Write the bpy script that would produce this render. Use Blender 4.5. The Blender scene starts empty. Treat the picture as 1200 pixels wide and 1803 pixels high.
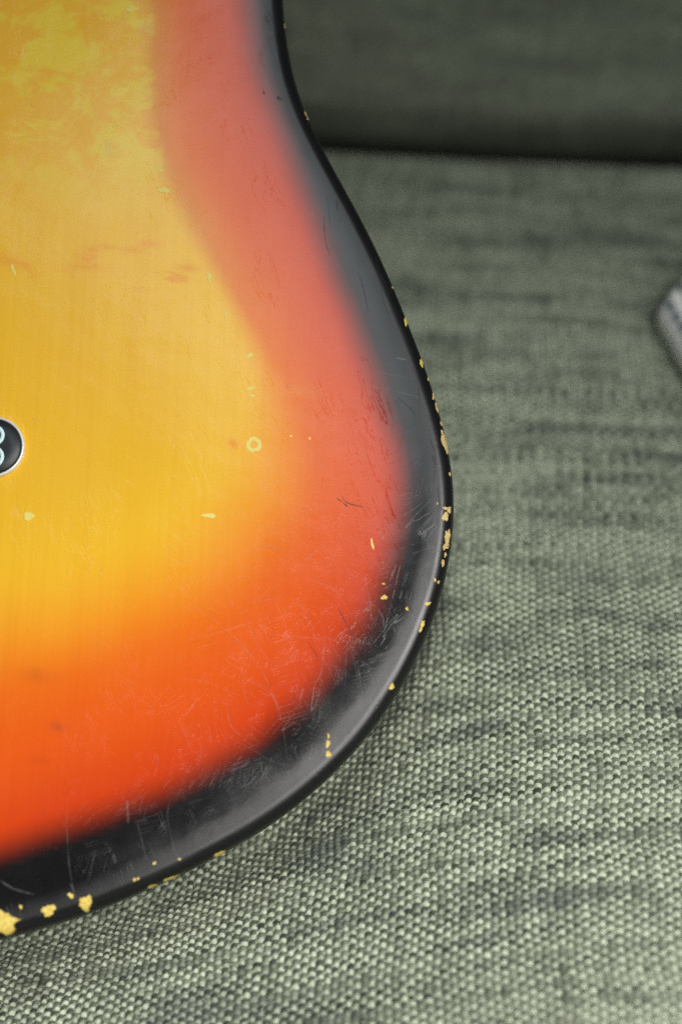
import bpy, math, random
import numpy as np
from mathutils import Vector, Matrix
from mathutils.bvhtree import BVHTree
from mathutils.geometry import delaunay_2d_cdt

S = bpy.context.scene
COL = S.collection
R = math.radians
rng = np.random.RandomState(7)
random.seed(7)

# ------------------------------------------------------------------ camera, world, lamps
ELEV = 37.0                       # the camera looks down on the seat
CAM = Vector((0, 0, 0.320))
W, H, FPX = 1200.0, 1803.0, 3820.0
Fv = Vector((0, math.cos(R(ELEV)), -math.sin(R(ELEV))))
Uv = Vector((0, math.sin(R(ELEV)), math.cos(R(ELEV))))
Rv = Vector((1, 0, 0))
cd = bpy.data.cameras.new('camera')
cam = bpy.data.objects.new('camera', cd); COL.objects.link(cam)
cam.location = CAM; cam.rotation_euler = (R(90 - ELEV), 0, 0)
cd.sensor_fit = 'VERTICAL'; cd.sensor_height = 23.6; cd.lens = 50.0
cd.clip_start = 0.02; cd.clip_end = 50
cd.dof.use_dof = True; cd.dof.focus_distance = 0.462; cd.dof.aperture_fstop = 4.8
S.camera = cam

w = bpy.data.worlds.new('World'); S.world = w; w.use_nodes = True
bg = w.node_tree.nodes['Background']
bg.inputs[0].default_value = (0.80, 0.88, 1.0, 1); bg.inputs[1].default_value = 0.05

def lamp(name, loc, target, sx, sy, power, col, roll=0.0):
    ld = bpy.data.lights.new(name, 'AREA'); ld.shape = 'RECTANGLE'; ld.size = sx; ld.size_y = sy
    ld.energy = power; ld.color = col
    o = bpy.data.objects.new(name, ld); COL.objects.link(o)
    o.location = loc
    d = (Vector(target) - Vector(loc)).normalized()
    q = d.to_track_quat('-Z', 'Y')
    o.rotation_euler = (q.to_matrix() @ Matrix.Rotation(roll, 3, 'Z')).to_euler()
    return o
G0 = Vector((0.0, 0.36, 0.05))
lamp('ceiling_window_light', (0.09, 0.09, 1.20), (0.09, 0.09, 0), 0.52, 0.48, 2.1, (0.88, 0.97, 1.0), R(45))
soft = lamp('added_front_key', (0.26, -0.14, 0.45), (0.03, 0.07, 0.0), 0.50, 0.46, 2.1, (1.0, 0.98, 0.94), R(0))  # added key lamp, shaped to brighten the front of the seat
soft.data.spread = R(74)  # narrowed so the light falls off towards the back cushion

S.view_settings.view_transform = 'Standard'; S.view_settings.look = 'None'
S.view_settings.exposure = 0; S.view_settings.gamma = 1
S.render.engine = 'CYCLES'
S.cycles.use_denoising = False

# ------------------------------------------------------------------ helpers
def ray(px, py):
    return Fv + Rv*((px - W/2)/FPX) + Uv*((H/2 - py)/FPX)

def link(o, parent=None):
    COL.objects.link(o)
    if parent is not None: o.parent = parent
    return o

def mesh_np(name, co, faces, mat, parent=None, smooth=True, origin=(0, 0, 0)):
    """co (n,3) world coordinates, faces (m,k) ints of one size"""
    me = bpy.data.meshes.new(name)
    co = np.asarray(co, dtype=np.float32) - np.asarray(origin, dtype=np.float32)
    faces = np.asarray(faces, dtype=np.int32)
    n, k = faces.shape
    me.vertices.add(len(co)); me.vertices.foreach_set('co', co.ravel())
    me.loops.add(n*k); me.loops.foreach_set('vertex_index', faces.ravel())
    me.polygons.add(n)
    me.polygons.foreach_set('loop_start', np.arange(0, n*k, k, dtype=np.int32))
    me.update(calc_edges=True); me.validate()
    if smooth: me.polygons.foreach_set('use_smooth', np.ones(n, dtype=bool))
    me.materials.append(mat)
    return link(bpy.data.objects.new(name, me), parent)

def mesh_py(name, vs, fs, mat, parent=None, smooth=True, origin=(0, 0, 0)):
    o3 = Vector(origin)
    me = bpy.data.meshes.new(name)
    me.from_pydata([tuple(Vector(v) - o3) for v in vs], [], fs); me.update()
    for p in me.polygons: p.use_smooth = smooth
    me.materials.append(mat)
    return link(bpy.data.objects.new(name, me), parent)

def set_color(o, name, arr):
    a = o.data.color_attributes.new(name, 'FLOAT_COLOR', 'POINT')
    c = np.ones((len(arr), 4), dtype=np.float32); c[:, :3] = arr
    a.data.foreach_set('color', c.ravel())

class NT:
    def __init__(s, name):
        s.m = bpy.data.materials.new(name); s.m.use_nodes = True
        s.t = s.m.node_tree; s.t.nodes.clear()
        s.out = s.n('ShaderNodeOutputMaterial'); s.b = s.n('ShaderNodeBsdfPrincipled')
        s.l(s.b.outputs[0], s.out.inputs[0])
    def n(s, ty, **kw):
        x = s.t.nodes.new(ty)
        for k, v in kw.items(): setattr(x, k, v)
        return x
    def l(s, a, b): s.t.links.new(a, b)
    def put(s, inp, v):
        if hasattr(v, 'is_linked') or isinstance(v, bpy.types.NodeSocket): s.l(v, inp)
        else: inp.default_value = v
    def math(s, op, a, b=0.0, c=0.0, clamp=False):
        x = s.n('ShaderNodeMath', operation=op, use_clamp=clamp)
        s.put(x.inputs[0], a); s.put(x.inputs[1], b); s.put(x.inputs[2], c)
        return x.outputs[0]
    def mix(s, f, a, b, mode='MIX'):
        x = s.n('ShaderNodeMix', data_type='RGBA', blend_type=mode)
        s.put(x.inputs[0], f); s.put(x.inputs[6], a); s.put(x.inputs[7], b)
        return x.outputs[2]
    def coord(s, scale=(1, 1, 1), rot=(0, 0, 0), out='Object', loc=(0, 0, 0)):
        c = s.n('ShaderNodeTexCoord'); m = s.n('ShaderNodeMapping')
        s.l(c.outputs[out], m.inputs[0])
        m.inputs['Scale'].default_value = scale; m.inputs['Rotation'].default_value = rot
        m.inputs['Location'].default_value = loc
        return m.outputs[0]
    def noise(s, vec, scale, detail=2.0, rough=0.5, dist=0.0):
        x = s.n('ShaderNodeTexNoise'); s.l(vec, x.inputs['Vector'])
        x.inputs['Scale'].default_value = scale; x.inputs['Detail'].default_value = detail
        x.inputs['Roughness'].default_value = rough; x.inputs['Distortion'].default_value = dist
        return x.outputs['Fac']
    def ramp(s, f, lo, hi, a=0.0, b=1.0):
        x = s.n('ShaderNodeMapRange'); x.interpolation_type = 'SMOOTHSTEP'
        s.put(x.inputs[0], f)
        for i, v in zip((1, 2, 3, 4), (lo, hi, a, b)): s.put(x.inputs[i], v)
        return x.outputs[0]
    def bump(s, h, strength, dist, normal=None):
        x = s.n('ShaderNodeBump'); x.inputs['Strength'].default_value = strength
        x.inputs['Distance'].default_value = dist; s.l(h, x.inputs['Height'])
        if normal is not None: s.l(normal, x.inputs['Normal'])
        return x.outputs[0]

def sstep(x): x = np.clip(x, 0, 1); return x*x*(3 - 2*x)

def smooth1(n, corr, r=rng):
    """smooth random row of n samples, about -1..1, correlation length corr samples"""
    m = int(n/corr) + 4
    k = r.uniform(-1, 1, m); x = np.arange(n)/corr + r.rand(); i = x.astype(int); f = sstep(x - i)
    return k[i]*(1 - f) + k[i + 1]*f

# ------------------------------------------------------------------ the guitar: where it lies, its outline
GT = R(14.0)
Gn = (-Fv*math.cos(GT) + Uv*math.sin(GT)).normalized()                 # face normal
Gx = Rv.copy(); Gy = Gn.cross(Gx).normalized()                          # up the body
Gp = CAM + 0.462*ray(600, 640)                                          # a point of the face
def on_face(px, py):
    d = ray(px, py); t = (Gp - CAM).dot(Gn)/d.dot(Gn)
    q = CAM + d*t - Gp
    return (q.dot(Gx), q.dot(Gy))
def world(a, b, c=0.0): return Gp + Gx*a + Gy*b + Gn*c

OUT = [(497,0),(504,60),(512,110),(526,160),(545,207),(572,260),(602,315),(635,375),(665,435),(692,495),(716,555),
       (742,620),(763,680),(780,740),(792,790),(799,840),(801,885),(798,940),(789,1000),(773,1060),(751,1120),(722,1180),
       (682,1246),(634,1310),(573,1372),(503,1430),(433,1476),(362,1515),(281,1554),(200,1589),(120,1619),(60,1637),(0,1653)]
tail = [(-130,1682),(-290,1702),(-480,1704),(-680,1680),(-880,1615),(-1070,1540),(-1240,1430),(-1370,1290),(-1440,1110),
        (-1445,900),(-1390,680),(-1290,460),(-1200,250),(-1160,30),(-1180,-200),(-1240,-420),(-1290,-640),(-1270,-860),
        (-1150,-1010),(-980,-1060),(-800,-1010),(-640,-960),(-420,-950),(-200,-990),(20,-1090),(230,-1180),(430,-1200),(590,-1120),
        (660,-960),(650,-780),(600,-600),(550,-420),(515,-240),(498,-110)]
def crom(pts, per=8, closed=True):
    pts = [np.array(p, float) for p in pts]; n = len(pts); out = []
    rngi = range(n) if closed else range(n - 1)
    for i in rngi:
        if closed: p0, p1, p2, p3 = pts[i-1], pts[i], pts[(i+1) % n], pts[(i+2) % n]
        else: p0, p1, p2, p3 = pts[max(i-1,0)], pts[i], pts[i+1], pts[min(i+2,n-1)]
        for k in range(per):
            t = k/per
            out.append(0.5*((2*p1) + (-p0+p2)*t + (2*p0-5*p1+4*p2-p3)*t*t + (-p0+3*p1-3*p2+p3)*t**3))
    if not closed: out.append(pts[-1])
    return np.array(out)
ol = crom([on_face(*p) for p in OUT + tail], 8)
# resample evenly and smooth
seg = np.linalg.norm(np.roll(ol, -1, 0) - ol, axis=1); cum = np.concatenate([[0], np.cumsum(seg)])
NO = 900
olc = np.vstack([ol, ol[:1]]); tt = np.linspace(0, cum[-1], NO, endpoint=False)
ol = np.stack([np.interp(tt, cum, olc[:, 0]), np.interp(tt, cum, olc[:, 1])], -1)
for _ in range(25): ol = 0.25*np.roll(ol, 1, 0) + 0.5*ol + 0.25*np.roll(ol, -1, 0)
tan = np.roll(ol, -1, 0) - np.roll(ol, 1, 0); tan /= np.linalg.norm(tan, axis=1)[:, None]
nin = np.stack([-tan[:, 1], tan[:, 0]], -1)                              # one side
cen = ol.mean(0)
if ((cen - ol)*nin).sum() < 0: nin = -nin
for _ in range(10):
    nin = 0.25*np.roll(nin, 1, 0) + 0.5*nin + 0.25*np.roll(nin, -1, 0)
nin /= np.linalg.norm(nin, axis=1)[:, None]

TH, RO = 0.034, 0.0032

# ------------------------------------------------------------------ fabric of the sofa
YAW = R(-3.8)
P = 0.00160                                           # one yarn

def seat_base(X, Y):
    """height of the seat cushion without its weave"""
    z = 0.0020*np.sin(X*21 + 1.0)*np.cos(Y*13) + 0.0012*np.sin(Y*38 + X*17)
    z = z - 0.039*sstep((0.075 - X)/0.17)*sstep((0.50 - Y)/0.22)      # pressed down by the guitar
    z = z + 0.009*sstep((0.325 - Y)/0.10)*sstep((X + 0.02)/0.11)       # crown of the front
    z = z - 0.070*sstep((Y - 0.604 + 0.045*(X - 0.03))/0.055)**1.4                        # rolls down to the seam
    return z

YAW_C, YAW_S = math.cos(YAW), math.sin(YAW)
GXN, GYN, GST = 130, 130, 0.003
gx_ = -0.20 + np.arange(GXN)*GST; gy_ = 0.20 + np.arange(GYN)*GST
GXX, GYY = np.meshgrid(gx_, gy_)
wx = GXX*YAW_C - (GYY - 0.4)*YAW_S; wy_ = GXX*YAW_S + (GYY - 0.4)*YAW_C + 0.4
wp = np.stack([wx, wy_, seat_base(GXX, GYY)], -1).reshape(-1, 3)
bo = np.array([tuple(world(a, b, -TH + 0.004)) for a, b in (ol + nin*0.004)[::2]])
dmin = np.full(len(wp), 1e9)
for s_ in range(0, len(bo), 30):
    dmin = np.minimum(dmin, np.sqrt(((wp[:, None] - bo[None, s_:s_+30])**2).sum(-1)).min(1))
rel = wp - np.array(Gp)
def inside(pts, poly):
    x, y = pts[:, 0], pts[:, 1]; c = np.zeros(len(pts), bool); j = len(poly) - 1
    for i in range(len(poly)):
        xi, yi = poly[i]; xj, yj = poly[j]
        k = ((yi > y) != (yj > y)) & (x < (xj - xi)*(y - yi)/(yj - yi + 1e-18) + xi)
        c ^= k; j = i
    return c
below = inside(np.stack([rel @ np.array(Gx), rel @ np.array(Gy)], -1), (ol + nin*0.003)[::3])
dmin = np.where(below, 0, dmin)                                       # stays down under the body
DENT = (0.0100*np.exp(-dmin/0.0090)).reshape(GYN, GXN)
for _ in range(2): DENT = (DENT + np.roll(DENT, 1, 0) + np.roll(DENT, -1, 0) + np.roll(DENT, 1, 1) + np.roll(DENT, -1, 1))/5
def seat_macro(X, Y):
    """the cushion, pinched down where the guitar presses into it"""
    u = np.clip((X + 0.20)/GST, 0, GXN - 1.001); v = np.clip((Y - 0.20)/GST, 0, GYN - 1.001)
    i = u.astype(int); j = v.astype(int); f = sstep(u - i)*0 + (u - i); g = v - j
    d = (DENT[j, i]*(1-f) + DENT[j, i+1]*f)*(1-g) + (DENT[j+1, i]*(1-f) + DENT[j+1, i+1]*f)*g
    return seat_base(X, Y) - d

def yarn_noise(ids, pos, corr, seed):
    """value noise along each yarn: ids integer array, pos float array (in yarns)"""
    r = np.random.RandomState(seed)
    tab = r.uniform(-1, 1, (1024, 512))
    q = pos/corr + (ids*0.37)
    i = np.floor(q).astype(int); f = sstep(q - i)
    a = tab[ids % 1024, i % 512]; b = tab[ids % 1024, (i + 1) % 512]
    return a*(1 - f) + b*f

def noise2(x, y, seed):
    r = np.random.RandomState(seed); tab = r.uniform(-1, 1, (256, 256))
    i = np.floor(x).astype(int); j = np.floor(y).astype(int); f = sstep(x - i); g = sstep(y - j)
    a = tab[i % 256, j % 256]; b = tab[(i+1) % 256, j % 256]; c = tab[i % 256, (j+1) % 256]; d = tab[(i+1) % 256, (j+1) % 256]
    return (a*(1-f) + b*f)*(1-g) + (c*(1-f) + d*f)*g

LIGHT = np.array([0.515, 0.57, 0.425]); DARK = np.array([0.050, 0.058, 0.042]); SLATE = np.array([0.075, 0.090, 0.092])

def weave(X, Y):
    """plain weave: height in metres and colour for flat cloth coordinates"""
    # slow wandering of the yarns
    u = X/P + 0.55*noise2(X/0.022, Y/0.016, 3) + 0.16*noise2(X/0.004, Y/0.003, 4)
    v = Y/(0.80*P) + 0.60*noise2(X/0.025, Y/0.014, 5) + 0.16*noise2(X/0.004, Y/0.003, 6)
    i = np.floor(u).astype(int); j = np.floor(v).astype(int)
    fu = u - i - 0.5; fv = v - j - 0.5
    par = 1 - 2*((i + j) & 1)                                          # +1: warp on top
    # local fatness of every crossing
    fat = 1 + 0.16*yarn_noise(i*7 + j*131, u*0 + 0.5, 1.0, 11)
    cu = np.cos(np.pi*fu)**0.75; cv = np.cos(np.pi*fv)**0.75
    hw = par*cv*0.30 + 0.46*fat*np.clip(1 - (np.abs(fu)/0.49)**2.6, 0, 1)
    hf = -par*cu*0.34 + 0.27*np.sqrt(np.clip(1 - (fv/0.50)**2, 0, 1))
    top = hw > hf
    h = np.maximum(hw, hf)
    ply = np.sin((fv*4.2 + fu*2.0 + 1.3*yarn_noise(i + j*91, u*0, 1.0, 13))*2*np.pi/1.25)*top + np.sin((fu*4.2 - fv*2.0)*2*np.pi/1.25)*(~top)
    h = h + 0.035*ply + 0.05*noise2(u*2.3, v*2.7, 33)
    # colour: light warp, darker mottled weft
    wn = yarn_noise(i + 300, v, 7.0, 21); wn2 = yarn_noise(i + 100, v, 26.0, 22)
    fn = yarn_noise(j + 300, u, 9.0, 23); fn2 = yarn_noise(j + 50, u, 34.0, 24)
    cloud = noise2(X/0.030 + 9, Y/0.0055, 25)*0.55 + noise2(X/0.012 + 5, Y/0.0035, 26)*0.45
    k = yarn_noise(i*13 + j*57, u*0 + 0.3, 1.0, 27)
    tw = np.clip(0.78 + 0.18*wn + 0.14*wn2 + 0.42*cloud + 0.20*k - 0.60*np.clip(fn2 - 0.30, 0, 1) - 0.35*np.clip(wn2 - 0.45, 0, 1), 0.04, 0.94)
    tf = np.clip(0.17 + 0.13*fn + 0.10*fn2 + 0.12*cloud + 0.08*k, 0.0, 0.9)
    t = np.where(top, tw, tf)
    fib = 1 + 0.15*noise2(u*3.1, v*3.3, 31) + 0.10*ply
    t = t[..., None]
    c = (DARK*(1 - t) + LIGHT*t)
    sl = np.clip(-cloud*1.2 - 0.25, 0, 1)[..., None]*0.5
    c = c*(1 - sl) + SLATE*sl*1.5
    return h*P, np.clip(c*fib[..., None], 0.02, 0.8)

def grid_faces(nx, ny):
    a = np.arange(nx*ny).reshape(ny, nx)
    return np.stack([a[:-1, :-1], a[:-1, 1:], a[1:, 1:], a[1:, :-1]], -1).reshape(-1, 4)

m = NT('sofa_weave_cloth')
at = m.n('ShaderNodeAttribute', attribute_name='yarn')
fz = m.noise(m.coord(), 6000, 3, 0.7)
# beyond the yarns built one by one the same weave goes on as colour
cxy = m.n('ShaderNodeSeparateXYZ'); m.l(m.coord((math.pi/P, math.pi/(0.8*P), 1), (0, 0, 0)), cxy.inputs[0])
wv = m.math('MULTIPLY', m.math('SINE', cxy.outputs[0]), m.math('SINE', cxy.outputs[1]))
crs = m.n('ShaderNodeAttribute', attribute_name='coarse').outputs['Fac']
ycol = m.mix(crs, at.outputs['Color'], m.mix(1.0, at.outputs['Color'], m.mix(m.ramp(wv, -0.5, 0.6), (0.28, 0.30, 0.28, 1), (1.25, 1.25, 1.22, 1)), 'MULTIPLY'))
m.l(m.mix(0.55, ycol, m.mix(fz, (0.03, 0.035, 0.03, 1), (1.0, 1.0, 1.0, 1)), 'OVERLAY'), m.b.inputs['Base Color'])
m.b.inputs['Roughness'].default_value = 0.85; m.b.inputs['Specular IOR Level'].default_value = 0.25
m.b.inputs['Sheen Weight'].default_value = 0.10; m.b.inputs['Sheen Roughness'].default_value = 0.4
m.l(m.bump(fz, 0.35, 0.00012), m.b.inputs['Normal'])
CLOTH = m.m

def axis(segs):
    """segs: list of (start, end, step)"""
    out = [segs[0][0]]
    for a, b, s in segs:
        n = max(1, int(round((b - a)/s))); out += list(np.linspace(a, b, n + 1)[1:])
    return np.array(out)

def rot2(X, Y, a): return X*math.cos(a) - Y*math.sin(a), X*math.sin(a) + Y*math.cos(a)

xs = axis([(-0.42, -0.12, 0.004), (-0.12, 0.165, 0.00031), (0.165, 0.45, 0.004)])
ys = axis([(-0.06, 0.235, 0.004), (0.235, 0.400, 0.00030), (0.400, 0.620, 0.00052), (0.620, 0.780, 0.002)])
X, Y = np.meshgrid(xs, ys)
hh, cc = weave(X, Y)
msk = sstep((X + 0.125)/0.004)*sstep((0.168 - X)/0.004)*sstep((Y - 0.232)/0.004)
avg = cc[Y > 0.3].mean(axis=0)
Z = seat_macro(X, Y) + hh*msk
# front edge of the cushion rolls down
Z = Z - 0.12*sstep((0.0 - Y)/0.06)
cc = cc*msk[..., None] + avg*1.05*(1 - msk[..., None])*(1 + 0.2*noise2(X/0.03, Y/0.004, 44)[..., None])
Xr, Yr = rot2(X, Y - 0.4, YAW); Yr = Yr + 0.4
coarse = 1 - msk
seat = mesh_np('seat_cushion', np.stack([Xr, Yr, Z], -1).reshape(-1, 3), grid_faces(len(xs), len(ys)), CLOTH)
set_color(seat, 'yarn', cc.reshape(-1, 3))
set_color(seat, 'coarse', np.repeat(coarse.reshape(-1, 1), 3, axis=1))
seat['label'] = 'wide green-grey woven sofa seat cushion under the guitar'; seat['category'] = 'cushion'

# loose fibres standing off the cloth
r = np.random.RandomState(91); fv_, ff_ = [], []
NF = 2600
fx = r.uniform(-0.11, 0.15, NF); fy = 0.24 + 0.26*r.rand(NF)**1.3
for k in range(NF):
    a = r.uniform(0, 6.28); bend = r.uniform(-1.5, 1.5); ln = r.uniform(0.0008, 0.0030); wdt = r.uniform(0.000018, 0.000035)
    x_, y_ = fx[k], fy[k]; arc = r.uniform(0.0002, 0.0009); n_ = 5
    for q in range(n_):
        t_ = q/(n_ - 1)
        zz_ = float(seat_macro(np.array([x_]), np.array([y_]))[0]) + 0.0007 + arc*math.sin(math.pi*t_)
        X1, Y1 = rot2(x_, y_ - 0.4, YAW); Y1 += 0.4
        px_, py_ = -math.sin(a)*wdt, math.cos(a)*wdt
        fv_ += [(X1 + px_, Y1 + py_, zz_), (X1 - px_, Y1 - py_, zz_ + wdt)]
        if q: b_ = len(fv_); ff_.append((b_ - 4, b_ - 3, b_ - 1, b_ - 2))
        x_ += ln/(n_ - 1)*math.cos(a); y_ += ln/(n_ - 1)*math.sin(a); a += bend/(n_ - 1)
m = NT('pale_loose_fibre'); m.b.inputs['Base Color'].default_value = (0.50, 0.55, 0.46, 1); m.b.inputs['Roughness'].default_value = 0.6
fuzz = mesh_np('loose_fibres', np.array(fv_), ff_, m.m, seat); fuzz['kind'] = 'stuff'

# back cushion: a slab standing behind the seam, rounded at its lower front edge
xs = axis([(-0.45, 0.47, 0.0012)])
s_len = axis([(0.0, 0.36, 0.0012)])
RB = 0.035
prof = [(RB + 0.09, 0.0), (RB + 0.05, 0.0), (RB + 0.02, 0.0)]
for s in s_len:                                                         # s runs up the front of the cushion
    if s < RB*1.45:
        a = s/RB; prof.append((RB - RB*math.sin(a), RB*(1 - math.cos(a))))
        last = (a, prof[-1])
    else:
        a, (py_, pz_) = last; d = s - a*RB
        lean = R(14)
        prof.append((py_ + d*math.sin(lean) - 0.012*math.sin(min(d/0.30, 1)*math.pi), pz_ + d*math.cos(lean)))
prof = np.array(prof); s_len = np.concatenate([[-0.09, -0.05, -0.02], s_len])
X, SL = np.meshgrid(xs, s_len)
hh, cc = weave(X*0.75 + 0.5, SL*0.75 + 0.7)
Yb = 0.641 + prof[:, 0][:, None] + 0.0022*noise2(X/0.06, SL/0.05, 61) + 0.004*noise2(X/0.15, SL/0.1, 62)
Zb = -0.0265 + prof[:, 1][:, None] + 0.0030*noise2(X/0.09 + 3, SL/0.3, 63)
avgb = cc.mean(axis=(0, 1))
cl = noise2(X/0.035 + 2, SL/0.0045, 64)*0.5 + noise2(X/0.012, SL/0.003, 65)*0.3 + noise2(X/0.10, SL/0.03, 66)*0.4
cc = avgb*0.86*(1 + 0.30*cl[..., None]) * (0.6 + 0.4*cc/avgb)
Xr, Yr = rot2(X - 0.03, Yb - 0.641, YAW + R(-2.4)); Xr, Yr = Xr + 0.03 + 0.241*math.sin(-YAW), Yr + 0.4 + 0.241*math.cos(YAW)
back = mesh_np('back_cushion', np.stack([Xr, Yr, Zb], -1).reshape(-1, 3), grid_faces(len(xs), len(s_len)), CLOTH)
set_color(back, 'yarn', cc.reshape(-1, 3))
back['label'] = 'green-grey woven back cushion standing behind the dark seam'; back['category'] = 'cushion'
mod = back.modifiers.new('thick', 'SOLIDIFY'); mod.thickness = 0.08; mod.offset = -1

# ------------------------------------------------------------------ the guitar: mesh
def face_h(d):
    """the face falls away a little towards the rim"""
    return -0.00045*np.clip(1 - (d - RO)/0.017, 0, 1)**2.6
rings = []
for d in (0.0105, 0.0085, 0.0065, 0.005, RO + 0.0008): rings.append((d, float(face_h(d))))
h0 = float(face_h(RO))
for k in range(0, 13):
    a = R(90*k/12); rings.append((RO*(1 - math.sin(a)), h0 - RO*(1 - math.cos(a))))
for zz, dd in ((-0.012, 0.0007), (-0.020, 0.0018), (-0.026, 0.0028)): rings.append((dd, zz))
for k in range(0, 9):
    a = R(90*k/8); rings.append((0.0032 + RO*(1 - math.cos(a)), -TH + RO - RO*math.sin(a)))
verts2, faces2 = [], []
for d, z in rings:
    q = ol + nin*d; verts2.append(np.column_stack([q, np.full(NO, z)]))
V = np.vstack(verts2)
nr = len(rings)
for r_ in range(nr - 1):
    a = r_*NO; b = a + NO
    for i in range(NO):
        j = (i + 1) % NO; faces2.append((a + i, a + j, b + j, b + i))
# inner face, fine points where the photograph looks
inner = ol + nin*rings[0][0]
def dist_poly(pts, poly, closed=True):
    A = poly; B = np.roll(poly, -1, 0) if closed else poly[1:]
    if not closed: A = poly[:-1]
    best = np.full(len(pts), 1e9)
    for s in range(0, len(A), 64):
        a = A[s:s+64]; b = B[s:s+64]; ab = b - a
        t = np.clip(((pts[:, None] - a)*ab).sum(-1)/np.maximum((ab**2).sum(-1), 1e-18), 0, 1)
        q = a + ab*t[..., None]
        best = np.minimum(best, np.linalg.norm(pts[:, None] - q, axis=-1).min(1))
    return best
def inside(pts, poly):
    x, y = pts[:, 0], pts[:, 1]; c = np.zeros(len(pts), bool); j = len(poly) - 1
    for i in range(len(poly)):
        xi, yi = poly[i]; xj, yj = poly[j]
        k = ((yi > y) != (yj > y)) & (x < (xj - xi)*(y - yi)/(yj - yi + 1e-18) + xi)
        c ^= k; j = i
    return c
lo, hi = inner.min(0), inner.max(0)
def gridpts(x0, x1, y0, y1, s):
    gx, gy = np.meshgrid(np.arange(x0, x1, s), np.arange(y0, y1, s)); p = np.column_stack([gx.ravel(), gy.ravel()])
    return p
vis = np.array([on_face(0, 0), on_face(850, 0), on_face(0, 1650), on_face(850, 1650)])
vx0, vy0 = vis.min(0) - 0.01; vx1, vy1 = vis.max(0) + 0.01
f1 = gridpts(vx0, min(vx1, hi[0]), max(vy0, lo[1]), vy1, 0.0014)
f2 = gridpts(lo[0], hi[0], lo[1], hi[1], 0.006)
f2 = f2[~((f2[:, 0] > vx0 - 0.003) & (f2[:, 1] < vy1 + 0.003))]
ip = np.vstack([f1, f2]); ip = ip[inside(ip, inner)]
ip = ip[dist_poly(ip, inner) > 0.0011]
allp = [Vector(p) for p in inner] + [Vector(p) for p in ip]
res = delaunay_2d_cdt(allp, [], [list(range(NO))], 1, 1e-7)
cv, cf, orig = res[0], res[2], res[3]
cp = np.array([tuple(v) for v in cv])
base = len(V); idx = np.zeros(len(cv), int); extra = []
for k, og in enumerate(orig):
    r0 = [o_ for o_ in og if o_ < NO]
    if r0: idx[k] = r0[0]
    else: idx[k] = base + len(extra); extra.append(k)
ex = cp[extra]; dx = dist_poly(ex, ol)
V = np.vstack([V, np.column_stack([ex, face_h(dx)])])
f3 = [tuple(int(idx[q]) for q in f) for f in cf]
backring = (nr - 1)*NO
WV = [world(*v) for v in V]
# orientation: front faces look along +Gn
def flipfix(fs, want):
    out = []
    for f in fs:
        a, b, c = (Vector(V[f[0]]), Vector(V[f[1]]), Vector(V[f[2]]))
        nrm = (b - a).cross(c - a)
        out.append(f if nrm.z*want > 0 else tuple(reversed(f)))
    return out
f3 = flipfix(f3, 1)
q = faces2[0]; a, b, c = (Vector(V[q[0]]), Vector(V[q[1]]), Vector(V[q[2]]))
if (b - a).cross(c - a).z < 0: faces2 = [tuple(reversed(f)) for f in faces2]
backf = tuple(range(backring, backring + NO))
va = ol[0]; area = 0.5*np.sum(ol[:, 0]*np.roll(ol[:, 1], -1) - np.roll(ol[:, 0], -1)*ol[:, 1])
if area > 0: backf = tuple(reversed(backf))

# ---- the sunburst: which coat of paint lies where, on the face (in face coordinates)
BL = [(600,-1000),(530,-820),(470,-600),(455,-300),(430,-140),(436,0),(443,60),(458,140),(488,225),(519,300),(556,395),(592,490),(628,585),(662,680),
      (690,770),(702,840),(699,905),(684,970),(661,1035),(636,1092),(598,1155),(553,1210),(495,1262),(440,1308),(380,1345),
      (310,1378),(230,1410),(140,1442),(60,1472),(0,1496),(-130,1530),(-290,1545),(-480,1545),(-680,1525),(-860,1480)]
YL = [(380,-950),(310,-800),(262,-600),(255,-300),(252,-100),(257,0),(258,120),(264,230),(290,320),(325,385),(362,455),(400,525),(440,600),(470,680),(478,760),(462,850),
      (418,915),(350,980),(275,1025),(200,1053),(100,1080),(0,1100),(-130,1150),(-290,1165),(-480,1165),(-680,1145),(-860,1120)]
bl = crom([on_face(*p) for p in BL], 5, False); yl = crom([on_face(*p) for p in YL], 5, False)
P2 = V[:, :2]
dE = dist_poly(P2, ol); dB = dist_poly(P2, bl, False); dY = dist_poly(P2, yl, False)
# regions
def closed_region(line): return np.vstack([line, [on_face(-900, line and 0 or 0)]]) if False else None
far = [on_face(-1200, 1000), on_face(-1200, -950)]
inB = inside(P2, np.vstack([bl, far])); inY = inside(P2, np.vstack([yl, far]))
t = np.where(inY, 2 + dY/0.012, np.where(inB, 1 + dB/(dB + dY + 1e-9), 1 - dB/(dB + dE + 1e-9)))
# metres from the black line, signed (+ towards the middle)
sB = np.where(inB, dB, -dB); sY = np.where(inY, dY, -dY)
soft = 0.0026 + 0.012*sstep((on_face(0, 520)[1] - P2[:, 1])/(on_face(0, 520)[1] - on_face(0, 1000)[1]))
# lower part of the body: broad sprayed edge, upper part: a crisper worn one
nz = noise2(P2[:, 0]/0.006 + 50, P2[:, 1]/0.010 + 50, 71)*0.0006 + noise2(P2[:, 0]/0.02 + 50, P2[:, 1]/0.03 + 50, 72)*0.0010
ky = sstep(((sY + nz)/soft + 1)/2)
kb = sstep((sB + nz*0.6 + 0.0042)/0.0088)
k2 = np.clip(1 + 0*t, 0, 1)
frac = np.clip(t - 1, 0, 1)
RED = np.array([0.58, 0.047, 0.006]); RO1 = np.array([0.73, 0.098, 0.008]); ORG = np.array([0.84, 0.20, 0.012]); YEL = np.array([0.88, 0.51, 0.026]); BLK = np.array([0.006, 0.006, 0.007])
def lerp(a, b, k): return a*(1 - k[:, None]) + b*k[:, None]
c = lerp(np.tile(RED, (len(P2), 1)), RO1, sstep(frac/0.45))
c = lerp(c, ORG, sstep((frac - 0.35)/0.65))
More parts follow.
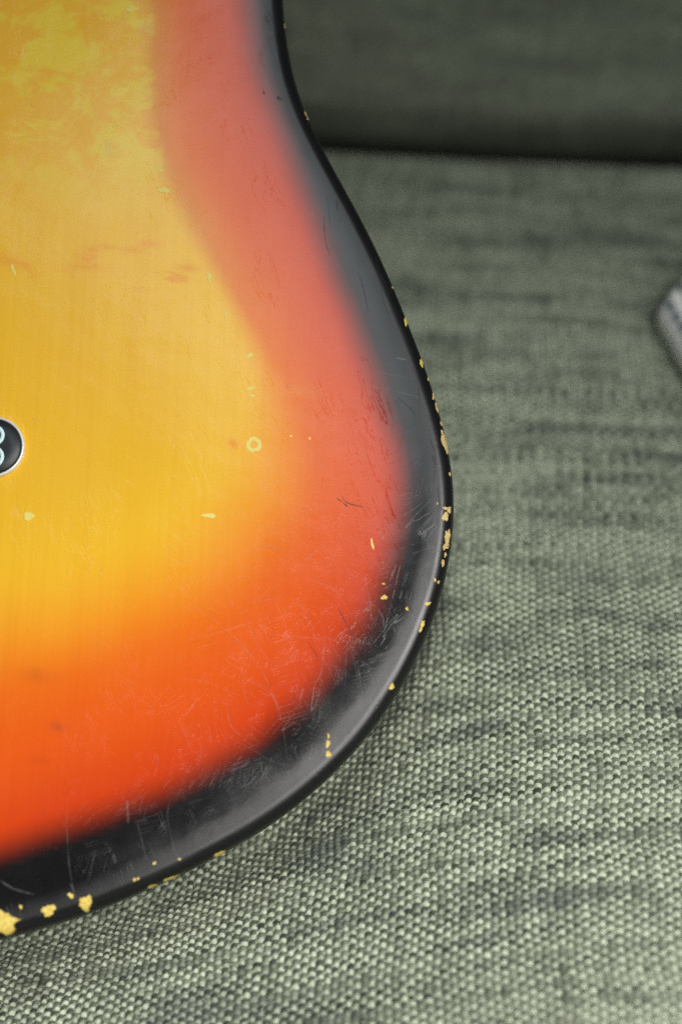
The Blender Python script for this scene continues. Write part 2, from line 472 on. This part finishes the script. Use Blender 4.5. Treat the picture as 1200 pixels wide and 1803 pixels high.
upf = sstep((P2[:, 1] - on_face(0, 620)[1])/(on_face(0, 350)[1] - on_face(0, 620)[1]))
c = lerp(c, np.array([0.74, 0.27, 0.020]), 0.9*upf*sstep(1 - np.abs(sY)/0.0085))
c = lerp(c, YEL, ky)
deep = sstep((sY)/0.03); c = lerp(c, np.array([0.85, 0.49, 0.028]), deep*ky*0.9)
c = lerp(np.tile(BLK, (len(P2), 1)), c, kb)
# soft orange rubs, brown grime, and a small dent's shade tinted in
for (sx, sy, rx, ry, rot, kk, cc_) in [(232,438,28,7,-12,.6,(.84,.34,.015)),(262,430,26,6,-12,.6,(.84,.34,.015)),(155,448,16,9,0,.6,(.82,.32,.015)),(328,470,20,6,0,.7,(.80,.29,.015)),
        (20,461,30,10,8,.6,(.82,.32,.015)),(0,448,20,8,0,.5,(.82,.32,.015)),(410,782,10,9,0,.6,(.80,.24,.015)),(150,470,50,9,5,.3,(.78,.28,.02)),(520,690,30,10,0,.35,(.85,.30,.02)),
        (70,1190,34,11,5,.18,(.14,.03,.02)),(100,1280,14,8,0,.28,(.20,.05,.03)),(65,1336,18,5,4,.25,(.16,.04,.02)),(190,262,10,14,0,.5,(.40,.30,.10)),(232,5,16,6,0,.4,(.5,.42,.34)),(255,50,10,7,0,.3,(.5,.45,.3)),
        (478,165,9,5,20,.0,(.1,.03,.02)),(462,145,6,8,0,.5,(.12,.04,.03))]:
    ca = np.array(on_face(sx, sy)); k1 = np.array(on_face(sx + 10, sy)) - ca; pm = np.linalg.norm(k1)/10
    dd = P2 - ca; ro_ = R(-rot); a_ = dd[:, 0]*math.cos(ro_) + dd[:, 1]*math.sin(ro_); b_ = -dd[:, 0]*math.sin(ro_) + dd[:, 1]*math.cos(ro_)
    gq = np.exp(-((a_/(rx*pm))**2 + (b_/(ry*pm))**2))*kk*(1 + 0.5*noise2(P2[:, 0]/0.0025 + 40, P2[:, 1]/0.0025 + 40, 81))
    c = lerp(c, np.array(cc_), np.clip(gq, 0, 1))
c[V[:, 2] < -0.0035] = BLK
PAINTC = c

m = NT('aged_sunburst_lacquer')
at = m.n('ShaderNodeAttribute', attribute_name='paint')
wr = m.n('ShaderNodeAttribute', attribute_name='wear')
sep = m.n('ShaderNodeSeparateColor'); m.l(wr.outputs['Color'], sep.inputs[0])
w_y, w_s, w_c = sep.outputs[0], sep.outputs[1], sep.outputs[2]
uvm = m.n('ShaderNodeUVMap', uv_map='face')
def uvmap(sc, rot=0.0, loc=(0, 0, 0)):
    r_ = m.n('ShaderNodeMapping'); m.l(uvm.outputs[0], r_.inputs[0]); r_.inputs['Rotation'].default_value = (0, 0, rot)
    x = m.n('ShaderNodeMapping'); m.l(r_.outputs[0], x.inputs[0])
    x.inputs['Scale'].default_value = sc; x.inputs['Location'].default_value = loc
    return x.outputs[0]
col = at.outputs['Color']
# wood grain under the translucent yellow
g = m.noise(uvmap((900, 22, 1), 0.03), 1.0, 4, 0.6)
g2 = m.noise(uvmap((160, 7, 1), 0.03), 1.0, 3, 0.5)
col = m.mix(m.math('MULTIPLY', m.ramp(g, 0.35, 0.75), 0.16), col, m.mix(1.0, col, (0.80, 0.66, 0.5, 1), 'MULTIPLY'))
col = m.mix(m.math('MULTIPLY', m.ramp(g2, 0.4, 0.7), 0.22), col, m.mix(1.0, col, (0.93, 0.80, 0.6, 1), 'MULTIPLY'))
# worn pale blotches of the upper middle
b1 = m.noise(uvmap((75, 95, 1)), 1.0, 6, 0.68, 0.3)
b2 = m.noise(uvmap((150, 420, 1), 0.08), 1.0, 3, 0.5, 0.4)
bb = m.math('MAXIMUM', m.ramp(b1, 0.46, 0.58), m.math('MULTIPLY', m.ramp(b2, 0.55, 0.75), 0.7))
col = m.mix(m.math('MULTIPLY', w_y, 0.40), col, (0.82, 0.40, 0.030, 1))
col = m.mix(m.math('MULTIPLY', m.math('MULTIPLY', bb, w_y), 0.62), col, (0.80, 0.66, 0.060, 1))
# orange rubbed patches
b3 = m.noise(uvmap((110, 260, 1), 0.2, (3, 1, 0)), 1.0, 3, 0.5)
col = m.mix(m.math('MULTIPLY', m.math('MULTIPLY', m.ramp(b3, 0.56, 0.70), w_s), 0.55), col, (0.80, 0.23, 0.02, 1))
# brown specks of dirt
sp = m.noise(uvmap((1500, 1500, 1)), 1.0, 2, 0.6); spm = m.noise(uvmap((90, 90, 1), 0, (7, 0, 0)), 1.0, 2, 0.5)
spk = m.math('MULTIPLY', m.ramp(sp, 0.70, 0.76), m.ramp(spm, 0.50, 0.66))
col = m.mix(m.math('MULTIPLY', spk, 0.6), col, (0.22, 0.09, 0.03, 1))
# hairline scratches: thin level lines of stretched, bent noise in several directions
scr = None
for rot, sc, off, wd in ((0.25, (900, 34, 1), 0, .004), (1.25, (800, 30, 1), 3, .004), (-0.45, (1000, 26, 1), 9, .003), (2.1, (620, 40, 1), 14, .005), (0.75, (700, 60, 1), 22, .004)):
    n1 = m.noise(uvmap(sc, rot, (off, off, 0)), 1.0, 0, 0.5, 0.9)
    lv = m.ramp(m.math('ABSOLUTE', m.math('SUBTRACT', n1, 0.50)), 0.0, wd*2.2, 1.0, 0.0)
    gate = m.ramp(m.noise(uvmap((130, 130, 1), 0, (off*3 + 1, 5, 0)), 1.0, 2, 0.6), 0.53, 0.66)
    v_ = m.math('MULTIPLY', lv, gate)
    scr = v_ if scr is None else m.math('MAXIMUM', scr, v_)
scr = m.math('MULTIPLY', scr, w_c)
col = m.mix(m.math('MULTIPLY', scr, 0.035), col, (0.45, 0.42, 0.42, 1))
m.l(col, m.b.inputs['Base Color'])
m.b.inputs['IOR'].default_value = 1.5
hz = m.noise(uvmap((60, 60, 1), 0, (2, 8, 0)), 1.0, 4, 0.6)
m.put(m.b.inputs['Roughness'], m.math('ADD', m.math('ADD', m.ramp(hz, 0.3, 0.7, 0.13, 0.19), m.math('MULTIPLY', scr, 0.045)), m.math('MULTIPLY', m.n('ShaderNodeAttribute', attribute_name='rim').outputs['Fac'], 0.16)))
m.b.inputs['Coat Weight'].default_value = 0.0
h = m.math('SUBTRACT', m.math('MULTIPLY', m.noise(uvmap((260, 260, 1)), 1.0, 4, 0.55), 0.25), m.math('MULTIPLY', scr, 0.5))
crk = m.noise(uvmap((420, 70, 1), -0.35, (4, 4, 0)), 1.0, 3, 0.55, 0.6)
crk = m.math('MULTIPLY', m.ramp(m.math('ABSOLUTE', m.math('SUBTRACT', crk, 0.5)), 0.0, 0.012, 1.0, 0.0), m.ramp(m.noise(uvmap((80, 45, 1), 0, (9, 2, 0)), 1.0, 2, 0.5), 0.55, 0.62))
h = m.math('SUBTRACT', h, m.math('MULTIPLY', crk, 0.7))
h = m.math('ADD', h, m.math('MULTIPLY', m.noise(uvmap((75, 75, 1), 0, (1, 6, 0)), 1.0, 2, 0.5), 1.6))
m.l(m.bump(h, 0.10, 0.0006), m.b.inputs['Normal'])
LAC = m.m

base_pt = world(0, on_face(0, 1680)[1], -TH)
guitar = bpy.data.objects.new('electric_guitar', None); COL.objects.link(guitar); guitar.location = base_pt
guitar['label'] = 'worn electric guitar body with yellow, orange and black sunburst finish leaning on the sofa'; guitar['category'] = 'guitar'
body = mesh_py('body', WV, faces2 + f3 + [backf], LAC, guitar, origin=base_pt)
set_color(body, 'paint', PAINTC)
rimv = np.clip(1 - (dE - 0.0035)/0.003, 0, 1); rimv[V[:, 2] < -0.004] = 1
set_color(body, 'rim', np.repeat(rimv[:, None], 3, axis=1))
# wear: r = pale blotches (upper middle), g = orange rubs, b = scratches
yy = P2[:, 1]; y450 = on_face(0, 430)[1]; y250 = on_face(0, 200)[1]
wy = sstep((yy - y450)/(y250 - y450))*sstep((sY + 0.003)/0.003)
wsr = np.exp(-((yy - on_face(0, 470)[1])/0.006)**2)*sstep((sY - 0.001)/0.004)
wc = 0.14 + 0.66*sstep((dist_poly(P2, np.array([on_face(560, 950), on_face(480, 1150), on_face(300, 1300)]), False)*-1 + 0.035)/0.03)
set_color(body, 'wear', np.column_stack([wy, wsr, np.clip(wc, 0, 1)]))
uvl = body.data.uv_layers.new(name='face')
li = np.zeros(len(body.data.loops), dtype=np.int32); body.data.loops.foreach_get('vertex_index', li)
uvl.data.foreach_set('uv', (P2[li] + 1.0).astype(np.float32).ravel())

BVH = BVHTree.FromPolygons(WV, faces2 + f3)
def hit(px, py, lift=0.00005):
    loc, nrm, i_, d_ = BVH.ray_cast(CAM, ray(px, py).normalized())
    if loc is None: return None
    if nrm.dot(CAM - loc) < 0: nrm = -nrm
    return loc + nrm*lift

# ---- chips down to the yellow undercoat and bare wood
m = NT('bare_yellow_undercoat')
nn = m.noise(m.coord(), 1600, 3, 0.6)
core = m.n('ShaderNodeAttribute', attribute_name='core').outputs['Fac']
m.l(m.mix(core, (0.10, 0.065, 0.02, 1), m.mix(m.ramp(nn, 0.35, 0.7), (0.60, 0.43, 0.07, 1), (0.78, 0.62, 0.16, 1))), m.b.inputs['Base Color'])  # outer ring darkened to give the chip depth: edge shade plus dirt
m.b.inputs['Roughness'].default_value = 0.6; m.l(m.bump(nn, 0.4, 0.0002), m.b.inputs['Normal'])
CHIP = m.m
m = NT('bare_dirty_wood')
nn = m.noise(m.coord(), 2200, 3, 0.6)
core = m.n('ShaderNodeAttribute', attribute_name='core').outputs['Fac']
m.l(m.mix(core, (0.07, 0.045, 0.02, 1), m.mix(m.ramp(nn, 0.3, 0.7), (0.46, 0.31, 0.09, 1), (0.74, 0.58, 0.26, 1))), m.b.inputs['Base Color'])  # dark ring again paints shade and dirt at the chip's edge
m.b.inputs['Roughness'].default_value = 0.7; m.l(m.bump(nn, 0.5, 0.0002), m.b.inputs['Normal'])
WOOD = m.m

def blob(name, cx, cy, rx, ry, rot, mat, seed, rough=0.28, n=26, lift=0.00006, inner=None):
    """an irregular flake lying on the lacquer"""
    r = np.random.RandomState(seed); ph = r.uniform(0, 6.28, 6)
    dl = math.hypot(400 - cx, 900 - cy); sx, sy = (400 - cx)/dl, (900 - cy)/dl
    for _ in range(25):                                                 # an edge chip must lie on the rim, not beyond it
        if hit(cx, cy, lift) is not None and hit(cx - sx*min(rx, ry)*0.6, cy - sy*min(rx, ry)*0.6, lift) is not None: break
        cx += sx*1.0; cy += sy*1.0
    vs, fs = [], []
    levels = (1.0, 0.84, 0.6, 0.3) if inner is None else (1.0, inner)
    for lv in levels:
        for k in range(n):
            a = 2*math.pi*k/n
            rr = 1 + rough*(0.5*math.sin(2*a + ph[0]) + 0.4*math.sin(3*a + ph[1]) + 0.35*math.sin(5*a + ph[2]) + 0.25*math.sin(8*a + ph[3]) + 0.2*math.sin(11*a + ph[4]))
            x = rx*rr*lv*math.cos(a); y = ry*rr*lv*math.sin(a)
            X_ = cx + x*math.cos(rot) - y*math.sin(rot); Y_ = cy + x*math.sin(rot) + y*math.cos(rot)
            p = hit(X_, Y_, lift); q_ = 1.0
            while p is None and q_ > 0:
                q_ -= 0.1; p = hit(cx + (X_ - cx)*q_, cy + (Y_ - cy)*q_, lift)
            if p is None: return None
            vs.append(p)
    for L in range(len(levels) - 1):
        for k in range(n):
            j = (k + 1) % n; fs.append((L*n + k, L*n + j, (L+1)*n + j, (L+1)*n + k))
    if inner is None:
        p = hit(cx, cy, lift) or sum(vs[-n:], Vector())/n
        vs.append(p); b_ = (len(levels) - 1)*n
        for k in range(n): fs.append((b_ + k, b_ + (k+1) % n, len(vs) - 1))
    a, b_, c_ = vs[fs[0][0]], vs[fs[0][1]], vs[fs[0][2]]
    if (b_ - a).cross(c_ - a).dot(CAM - a) < 0: fs = [tuple(reversed(f)) for f in fs]
    o = mesh_py(name, vs, fs, mat, guitar, origin=base_pt)
    set_color(o, 'core', np.array([[0, 0, 0]]*n + [[1, 1, 1]]*(len(vs) - n), dtype=float))
    return o

chips = [  # cx, cy, rx, ry, rot(deg), wood?
 (717,563,3.0,7.5,-12,0),(746,635,3.2,8,-12,0),(757,665,1.5,3,-10,0),(765,696,2.2,7,-8,1),(768,712,2,4,0,1),(773,718,2,7,-15,1),(779,745,2,5,-15,1),
 (784,778,4.2,21,-14,1),(792,792,2,8,-8,1),(779,765,2.2,9,-25,1),(791,835,1.6,4,0,1),(769,887,1.6,2.4,0,1),(784,895,5,3,20,1),(783,910,6.5,7,30,1),(790,898,3,7,10,1),
 (787,946,4.2,17,8,1),(784,962,4.5,7,20,1),(783,977,1.8,5,0,1),(779,991,2.8,6,10,1),(765,1021,2,3,0,0),(771,1025,2.5,2.5,0,1),
 (752,1063,5,3.5,-25,0),(743,1099,3,8,20,0),(740,1108,2.6,5,20,0),(675,1028,3,1.8,0,0),(676,1052,6,4,10,0),(716,1072,3,3,40,0),
 (689,1209,4.5,5.5,0,0),(578,1296,2.2,4.5,0,0),(577,1310,4,6.5,0,0),(578,1328,4.5,6,25,0),
 (272,1520,3.5,2.5,0,0),(237,1549,3,2.5,0,0),(243,1547,2.5,2.6,0,0),(316,1513,3,1.6,-15,0),(386,1503,13,2.6,-24,0),(300,1546,14,2,-22,0),(268,1560,10,1.8,-22,0),
 (151,1590,13,12,15,0),(86,1603,11,11.5,20,0),(125,1577,4.5,5.5,-50,0),(37,1597,3.5,3.5,0,0),(2,1622,33,19,12,0),
 (502,37,1.6,4,0,1),(541,186,1.8,6,-20,1),(545,192,1.5,4,-20,1),(697,497,1.4,2.6,0,1)]
for k, (cx, cy, rx, ry, ro, wd) in enumerate(chips):
    blob('paint_chip', cx, cy, rx, ry, R(ro), WOOD if wd else CHIP, 100 + k, rough=0.34)

# faint pale nicks, the little ring mark
m = NT('pale_nick'); m.b.inputs['Base Color'].default_value = (0.78, 0.66, 0.16, 1); m.b.inputs['Roughness'].default_value = 0.5
NICK = m.m
blob('ring_mark', 447, 783, 13, 14, 0, NICK, 41, rough=0.10, inner=0.48, n=36)
for k, (cx, cy, rx, ry, ro) in enumerate([(368,487,3.5,8,-20),(51,909,7,9,35),(368,908,14,3.5,8),(441,684,9,2.6,-18),(440,626,6,4,-20),(289,335,10,5,0),(444,697,4,2,0),(512,768,2.0,2.2,0),(545,772,2.0,2.0,0),
        (655,958,2,9,-12),(24,475,3,9,-20),(398,553,3,4,0),(232,17,9,4,-10),(282,300,4,3,0)]):
    blob('pale_nick', cx, cy, rx, ry, R(ro), NICK, 300 + k, rough=0.3, n=24)

# ---- scratches: thin ribbons lying on the lacquer, one part
def soft_mat(name, colr, alpha, rough=0.5):
    m = NT(name); m.b.inputs['Base Color'].default_value = colr; m.b.inputs['Roughness'].default_value = rough
    tr = m.n('ShaderNodeBsdfTransparent'); mx = m.n('ShaderNodeMixShader')
    nz_ = m.noise(m.coord(), 500, 3, 0.6)
    m.put(mx.inputs[0], m.ramp(nz_, 0.3, 0.7, alpha*0.2, alpha))
    m.l(tr.outputs[0], mx.inputs[1]); m.l(m.b.outputs[0], mx.inputs[2]); m.l(mx.outputs[0], m.out.inputs[0])
    return m.m
def ribbons(name, lines, mat, lift=0.00004):
    vs, fs = [], []
    for pts, wd in lines:
        q = crom(pts, 6, False); L = len(q); prev = None
        for k in range(L):
            a = q[max(k-1, 0)]; b = q[min(k+1, L-1)]; d = (b - a)/(np.linalg.norm(b - a) + 1e-9); nn_ = np.array([-d[1], d[0]])
            wk = wd*math.sin(math.pi*(k + 0.4)/(L - 0.2))**0.6
            p1 = hit(*(q[k] + nn_*wk/2), lift); p2 = hit(*(q[k] - nn_*wk/2), lift)
            if p1 is None or p2 is None: prev = None; continue
            vs += [p1, p2]; i_ = len(vs) - 2
            if prev is not None: fs.append((prev, prev + 1, i_ + 1, i_))
            prev = i_
    o = mesh_py(name, vs, fs, mat, guitar, origin=base_pt); o['kind'] = 'stuff'
    return o
SCR = [([(592,1110),(640,1130),(670,1140)],1.2),([(430,1112),(530,1122),(600,1128),(655,1136)],1.3),([(573,1118),(568,1160),(565,1185),(555,1203)],2.2),
 ([(560,1167),(580,1171),(597,1176)],2.2),([(607,1218),(608,1170),(612,1120)],1.0),([(400,1190),(440,1200),(480,1225),(500,1270)],1.2),
 ([(330,1060),(400,1110),(460,1180),(495,1270),(508,1355)],1.4),([(432,1080),(450,1130),(480,1170)],1.2),([(520,1050),(548,1100),(556,1140)],1.4),
 ([(540,1020),(590,1040),(620,1090)],1.2),([(300,1405),(295,1440),(305,1490),(312,1512)],1.5),([(456,1335),(465,1365),(480,1378)],1.8),([(522,1310),(519,1325),(527,1338)],1.8),
 ([(120,1400),(118,1450),(122,1520),(130,1570)],1.2),([(224,1410),(226,1450)],4.0),([(242,1450),(250,1480),(258,1515)],1.4),([(0,1550),(25,1565),(60,1575)],4),
 ([(200,1505),(203,1520)],6),([(125,1555),(133,1580)],4),([(660,1020),(675,1000),(690,985)],1.0),([(655,680),(700,690),(740,700)],1.0),([(660,655),(690,660),(730,668)],1.0),
 ([(268,1345),(276,1330),(278,1345),(270,1370)],1.8),([(445,1195),(470,1210),(500,1205),(540,1190)],1.0),([(310,1195),(360,1200),(420,1225)],1.0),
 ([(425,1170),(430,1215),(436,1240)],1.3),([(400,1230),(405,1275),(430,1300)],1.6),([(640,1010),(650,1060),(655,1120)],1.1),([(616,1140),(628,1190),(632,1240)],1.0),
 ([(665,1072),(674,1090),(675,1105)],2.5),([(748,1020),(752,1035)],2.0),([(768,925),(770,940)],3.0),([(696,630),(716,634)],3),([(520,1380),(530,1350),(532,1320)],1.0),
 ([(160,985),(158,1010)],2.0),([(56,735),(62,745)],3.0),([(178,1000),(176,1020)],2.0),([(480,610),(490,616)],2.5),([(500,680),(512,681)],3.0),([(520,685),(538,686)],3.0)]
for k in range(30):                                                   # faint swirls from polishing and play
    cx = random.uniform(390, 620); cy = random.uniform(860, 1250); rr = random.uniform(40, 150); a0 = random.uniform(0, 6.28); da = random.uniform(0.3, 1.1)
    SCR.append(([(cx + rr*math.cos(a0 + da*s), cy + rr*0.8*math.sin(a0 + da*s)) for s in (0, .33, .66, 1)], random.uniform(0.5, 1.1)))
ribbons('scratches', SCR, soft_mat('pale_scratch', (0.50, 0.47, 0.47, 1), 0.17))
DK = [([(600,870),(610,885),(640,893)],2.5),([(592,877),(612,892)],3.5),([(713,1048),(718,1062),(727,1078)],4.5),([(678,1018),(686,1032)],3.5),
 ([(700,700),(722,720),(733,738)],2),([(630,480),(640,510),(648,550)],1.6),([(668,500),(675,530),(690,570)],1.6),([(720,640),(735,670),(738,740)],1.6),
 ([(755,770),(765,800),(763,850)],2.5),([(760,800),(766,820)],3),([(540,1130),(555,1150),(560,1165)],2),([(595,1070),(610,1100),(630,1133)],2.2),
 ([(560,210),(572,222),(580,228)],5.0),([(487,170),(495,176)],6.0),([(462,160),(466,166)],4),([(570,380),(572,420),(580,450)],1.5),([(592,350),(594,372)],2.5),([(575,345),(582,400)],1.3),
 ([(365,1448),(372,1460),(371,1475)],2),([(685,1010),(700,1030)],1.2),([(770,860),(776,900)],2),([(660,450),(668,480),(690,520)],1.5),([(640,400),(650,430)],1.4),]
ribbons('dents', DK, soft_mat('dark_dent', (0.03, 0.02, 0.02, 1), 0.75))
# ---- the round black badge with its white numeral
m = NT('black_badge_enamel'); m.b.inputs['Base Color'].default_value = (0.010, 0.014, 0.018, 1); m.b.inputs['Roughness'].default_value = 0.38; m.b.inputs['Specular IOR Level'].default_value = 0.35
BADGE = m.m
m = NT('bright_badge_rim'); m.b.inputs['Base Color'].default_value = (0.80, 0.78, 0.68, 1); m.b.inputs['Roughness'].default_value = 0.35; m.b.inputs['Metallic'].default_value = 0.3
RIM = m.m
m = NT('pale_blue_numeral'); m.b.inputs['Base Color'].default_value = (0.66, 0.86, 0.90, 1); m.b.inputs['Roughness'].default_value = 0.4
NUM = m.m
bc = on_face(-11, 788); k56 = math.hypot(on_face(45, 788)[0] - bc[0], on_face(45, 788)[1] - bc[1])
def lathe(prof, cx, cy, n=72):
    vs, fs = [], []
    for r_, z_ in prof:
        for k in range(n):
            a = 2*math.pi*k/n; vs.append(world(cx + r_*math.cos(a), cy + r_*math.sin(a), z_))
    for L in range(len(prof) - 1):
        for k in range(n):
            j = (k+1) % n; fs.append((L*n + k, L*n + j, (L+1)*n + j, (L+1)*n + k))
    return vs, fs
r0 = k56
vs, fs = lathe([(r0*0.90, 0.0001), (r0*0.90, 0.0009), (r0*0.86, 0.00115), (r0*0.5, 0.0013), (0.00001, 0.00135)], *bc)
badge = mesh_py('badge', vs, fs, BADGE, guitar, origin=base_pt)
vs, fs = lathe([(r0, 0.00005), (r0, 0.0006), (r0*0.985, 0.0009), (r0*0.95, 0.00108), (r0*0.915, 0.0010), (r0*0.897, 0.0007)], *bc)
mesh_py('rim', vs, fs, RIM, badge)
badge.data.transform(Matrix.Identity(4))
rim = bpy.data.objects['rim']; rim.data.transform(Matrix.Translation(-Vector(base_pt)))
vs, fs = [], []
pxm = k56/56.0
for (cx_, cy_, ro_) in ((-9, 769.5, 19.5), (-11, 807, 20.5)):
    c_ = on_face(cx_, cy_)
    prf = []
    for k in range(9):
        a = math.pi*k/8; prf.append(((ro_ - 3.6 + 3.6*math.cos(a))*pxm, 0.00125 + 0.00035*math.sin(a)))
    v2, f2_ = lathe(prf, *c_, n=56); b_ = len(vs); vs += v2; fs += [tuple(q_ + b_ for q_ in f) for f in f2_]
mesh_py('numeral', [v - Vector(base_pt) for v in vs], fs, NUM, badge)

# ------------------------------------------------------------------ folded striped cloth at the right
m = NT('striped_handwoven_cloth')
at = m.n('ShaderNodeAttribute', attribute_name='yarn')
m.l(at.outputs['Color'], m.b.inputs['Base Color']); m.b.inputs['Roughness'].default_value = 0.9
m.l(m.bump(m.noise(m.coord(), 3000, 3, 0.6), 0.5, 0.0003), m.b.inputs['Normal'])
STR = m.m
def seat_hit(px, py):
    d = ray(px, py); t_ = -CAM.z/d.z
    return CAM + d*t_
A = seat_hit(1146, 590)                                               # the corner that lies nearest
e1 = (seat_hit(1260, 800) - A).normalized()                            # lower long side
e2 = Vector((-e1.y, e1.x, 0))
e2 = Vector((0.66, 0.75, 0)).normalized()
def strap(name, A, e1, e2, L, Wd, T, z0, mat, parent=None):
    nu = 120
    hw_, hz_ = Wd/2 - T/2, T/2
    sec = [(-hw_ + 2*hw_*q/44, hz_) for q in range(45)]
    sec += [(hw_ + hz_*math.sin(math.pi*q/10), hz_*math.cos(math.pi*q/10)) for q in range(1, 10)]
    sec += [(hw_ - 2*hw_*q/10, -hz_) for q in range(11)]
    sec += [(-hw_ - hz_*math.sin(math.pi*q/10), -hz_*math.cos(math.pi*q/10)) for q in range(1, 10)]
    nv = len(sec)
    vs = np.zeros((nv, nu, 3)); cs = np.zeros((nv, nu, 3))
    for a, (xx, zz) in enumerate(sec):
        for b in range(nu):
            s = b/(nu - 1); end = math.sin(min(s/0.035, 1)*math.pi/2)**0.5
            acr = (xx + Wd/2)/0.0064 + (0.5 - zz/T)*0.5*(1 if xx < 0 else -1) + 0.15
            fr = acr - math.floor(acr); dash = min(1, 0.75 + 0.6*math.sin(s*L/0.0052*2*math.pi + math.floor(acr)*2.1))
            rib = 0.0005*(1 if fr < 0.5 else 0.3)*abs(math.sin(s*L/0.0026*2*math.pi))
            p = A + e1*(s*L) + e2*(Wd/2 + xx*(0.8 + 0.2*end)) + Vector((0, 0, z0 + T/2 + zz*(0.15 + 0.85*end) + (xx/Wd + 0.5)*0.010 + (rib if zz > 0 else 0)))
            vs[a, b] = p
            white = np.array([0.95, 0.95, 0.90]); grey = np.array([0.80, 0.80, 0.78]); dark = np.array([0.04, 0.10, 0.12])
            cs[a, b] = white if fr < 0.55 else (grey*(1 - dash) + dark*dash)
    fsq = []
    for a in range(nv):
        for b in range(nu - 1):
            a2 = (a+1) % nv; fsq.append((a*nu + b, a*nu + b + 1, a2*nu + b + 1, a2*nu + b))
    fsq = [tuple(reversed(f)) for f in fsq]
    o = mesh_np(name, vs.reshape(-1, 3), fsq, mat, parent); set_color(o, 'yarn', cs.reshape(-1, 3))
    return o
cl_ = strap('striped_throw', A, e1, e2, 0.11, 0.034, 0.009, 0.001, STR)
cl_['label'] = 'end of a folded grey and white striped cloth at the right edge'; cl_['category'] = 'cloth'
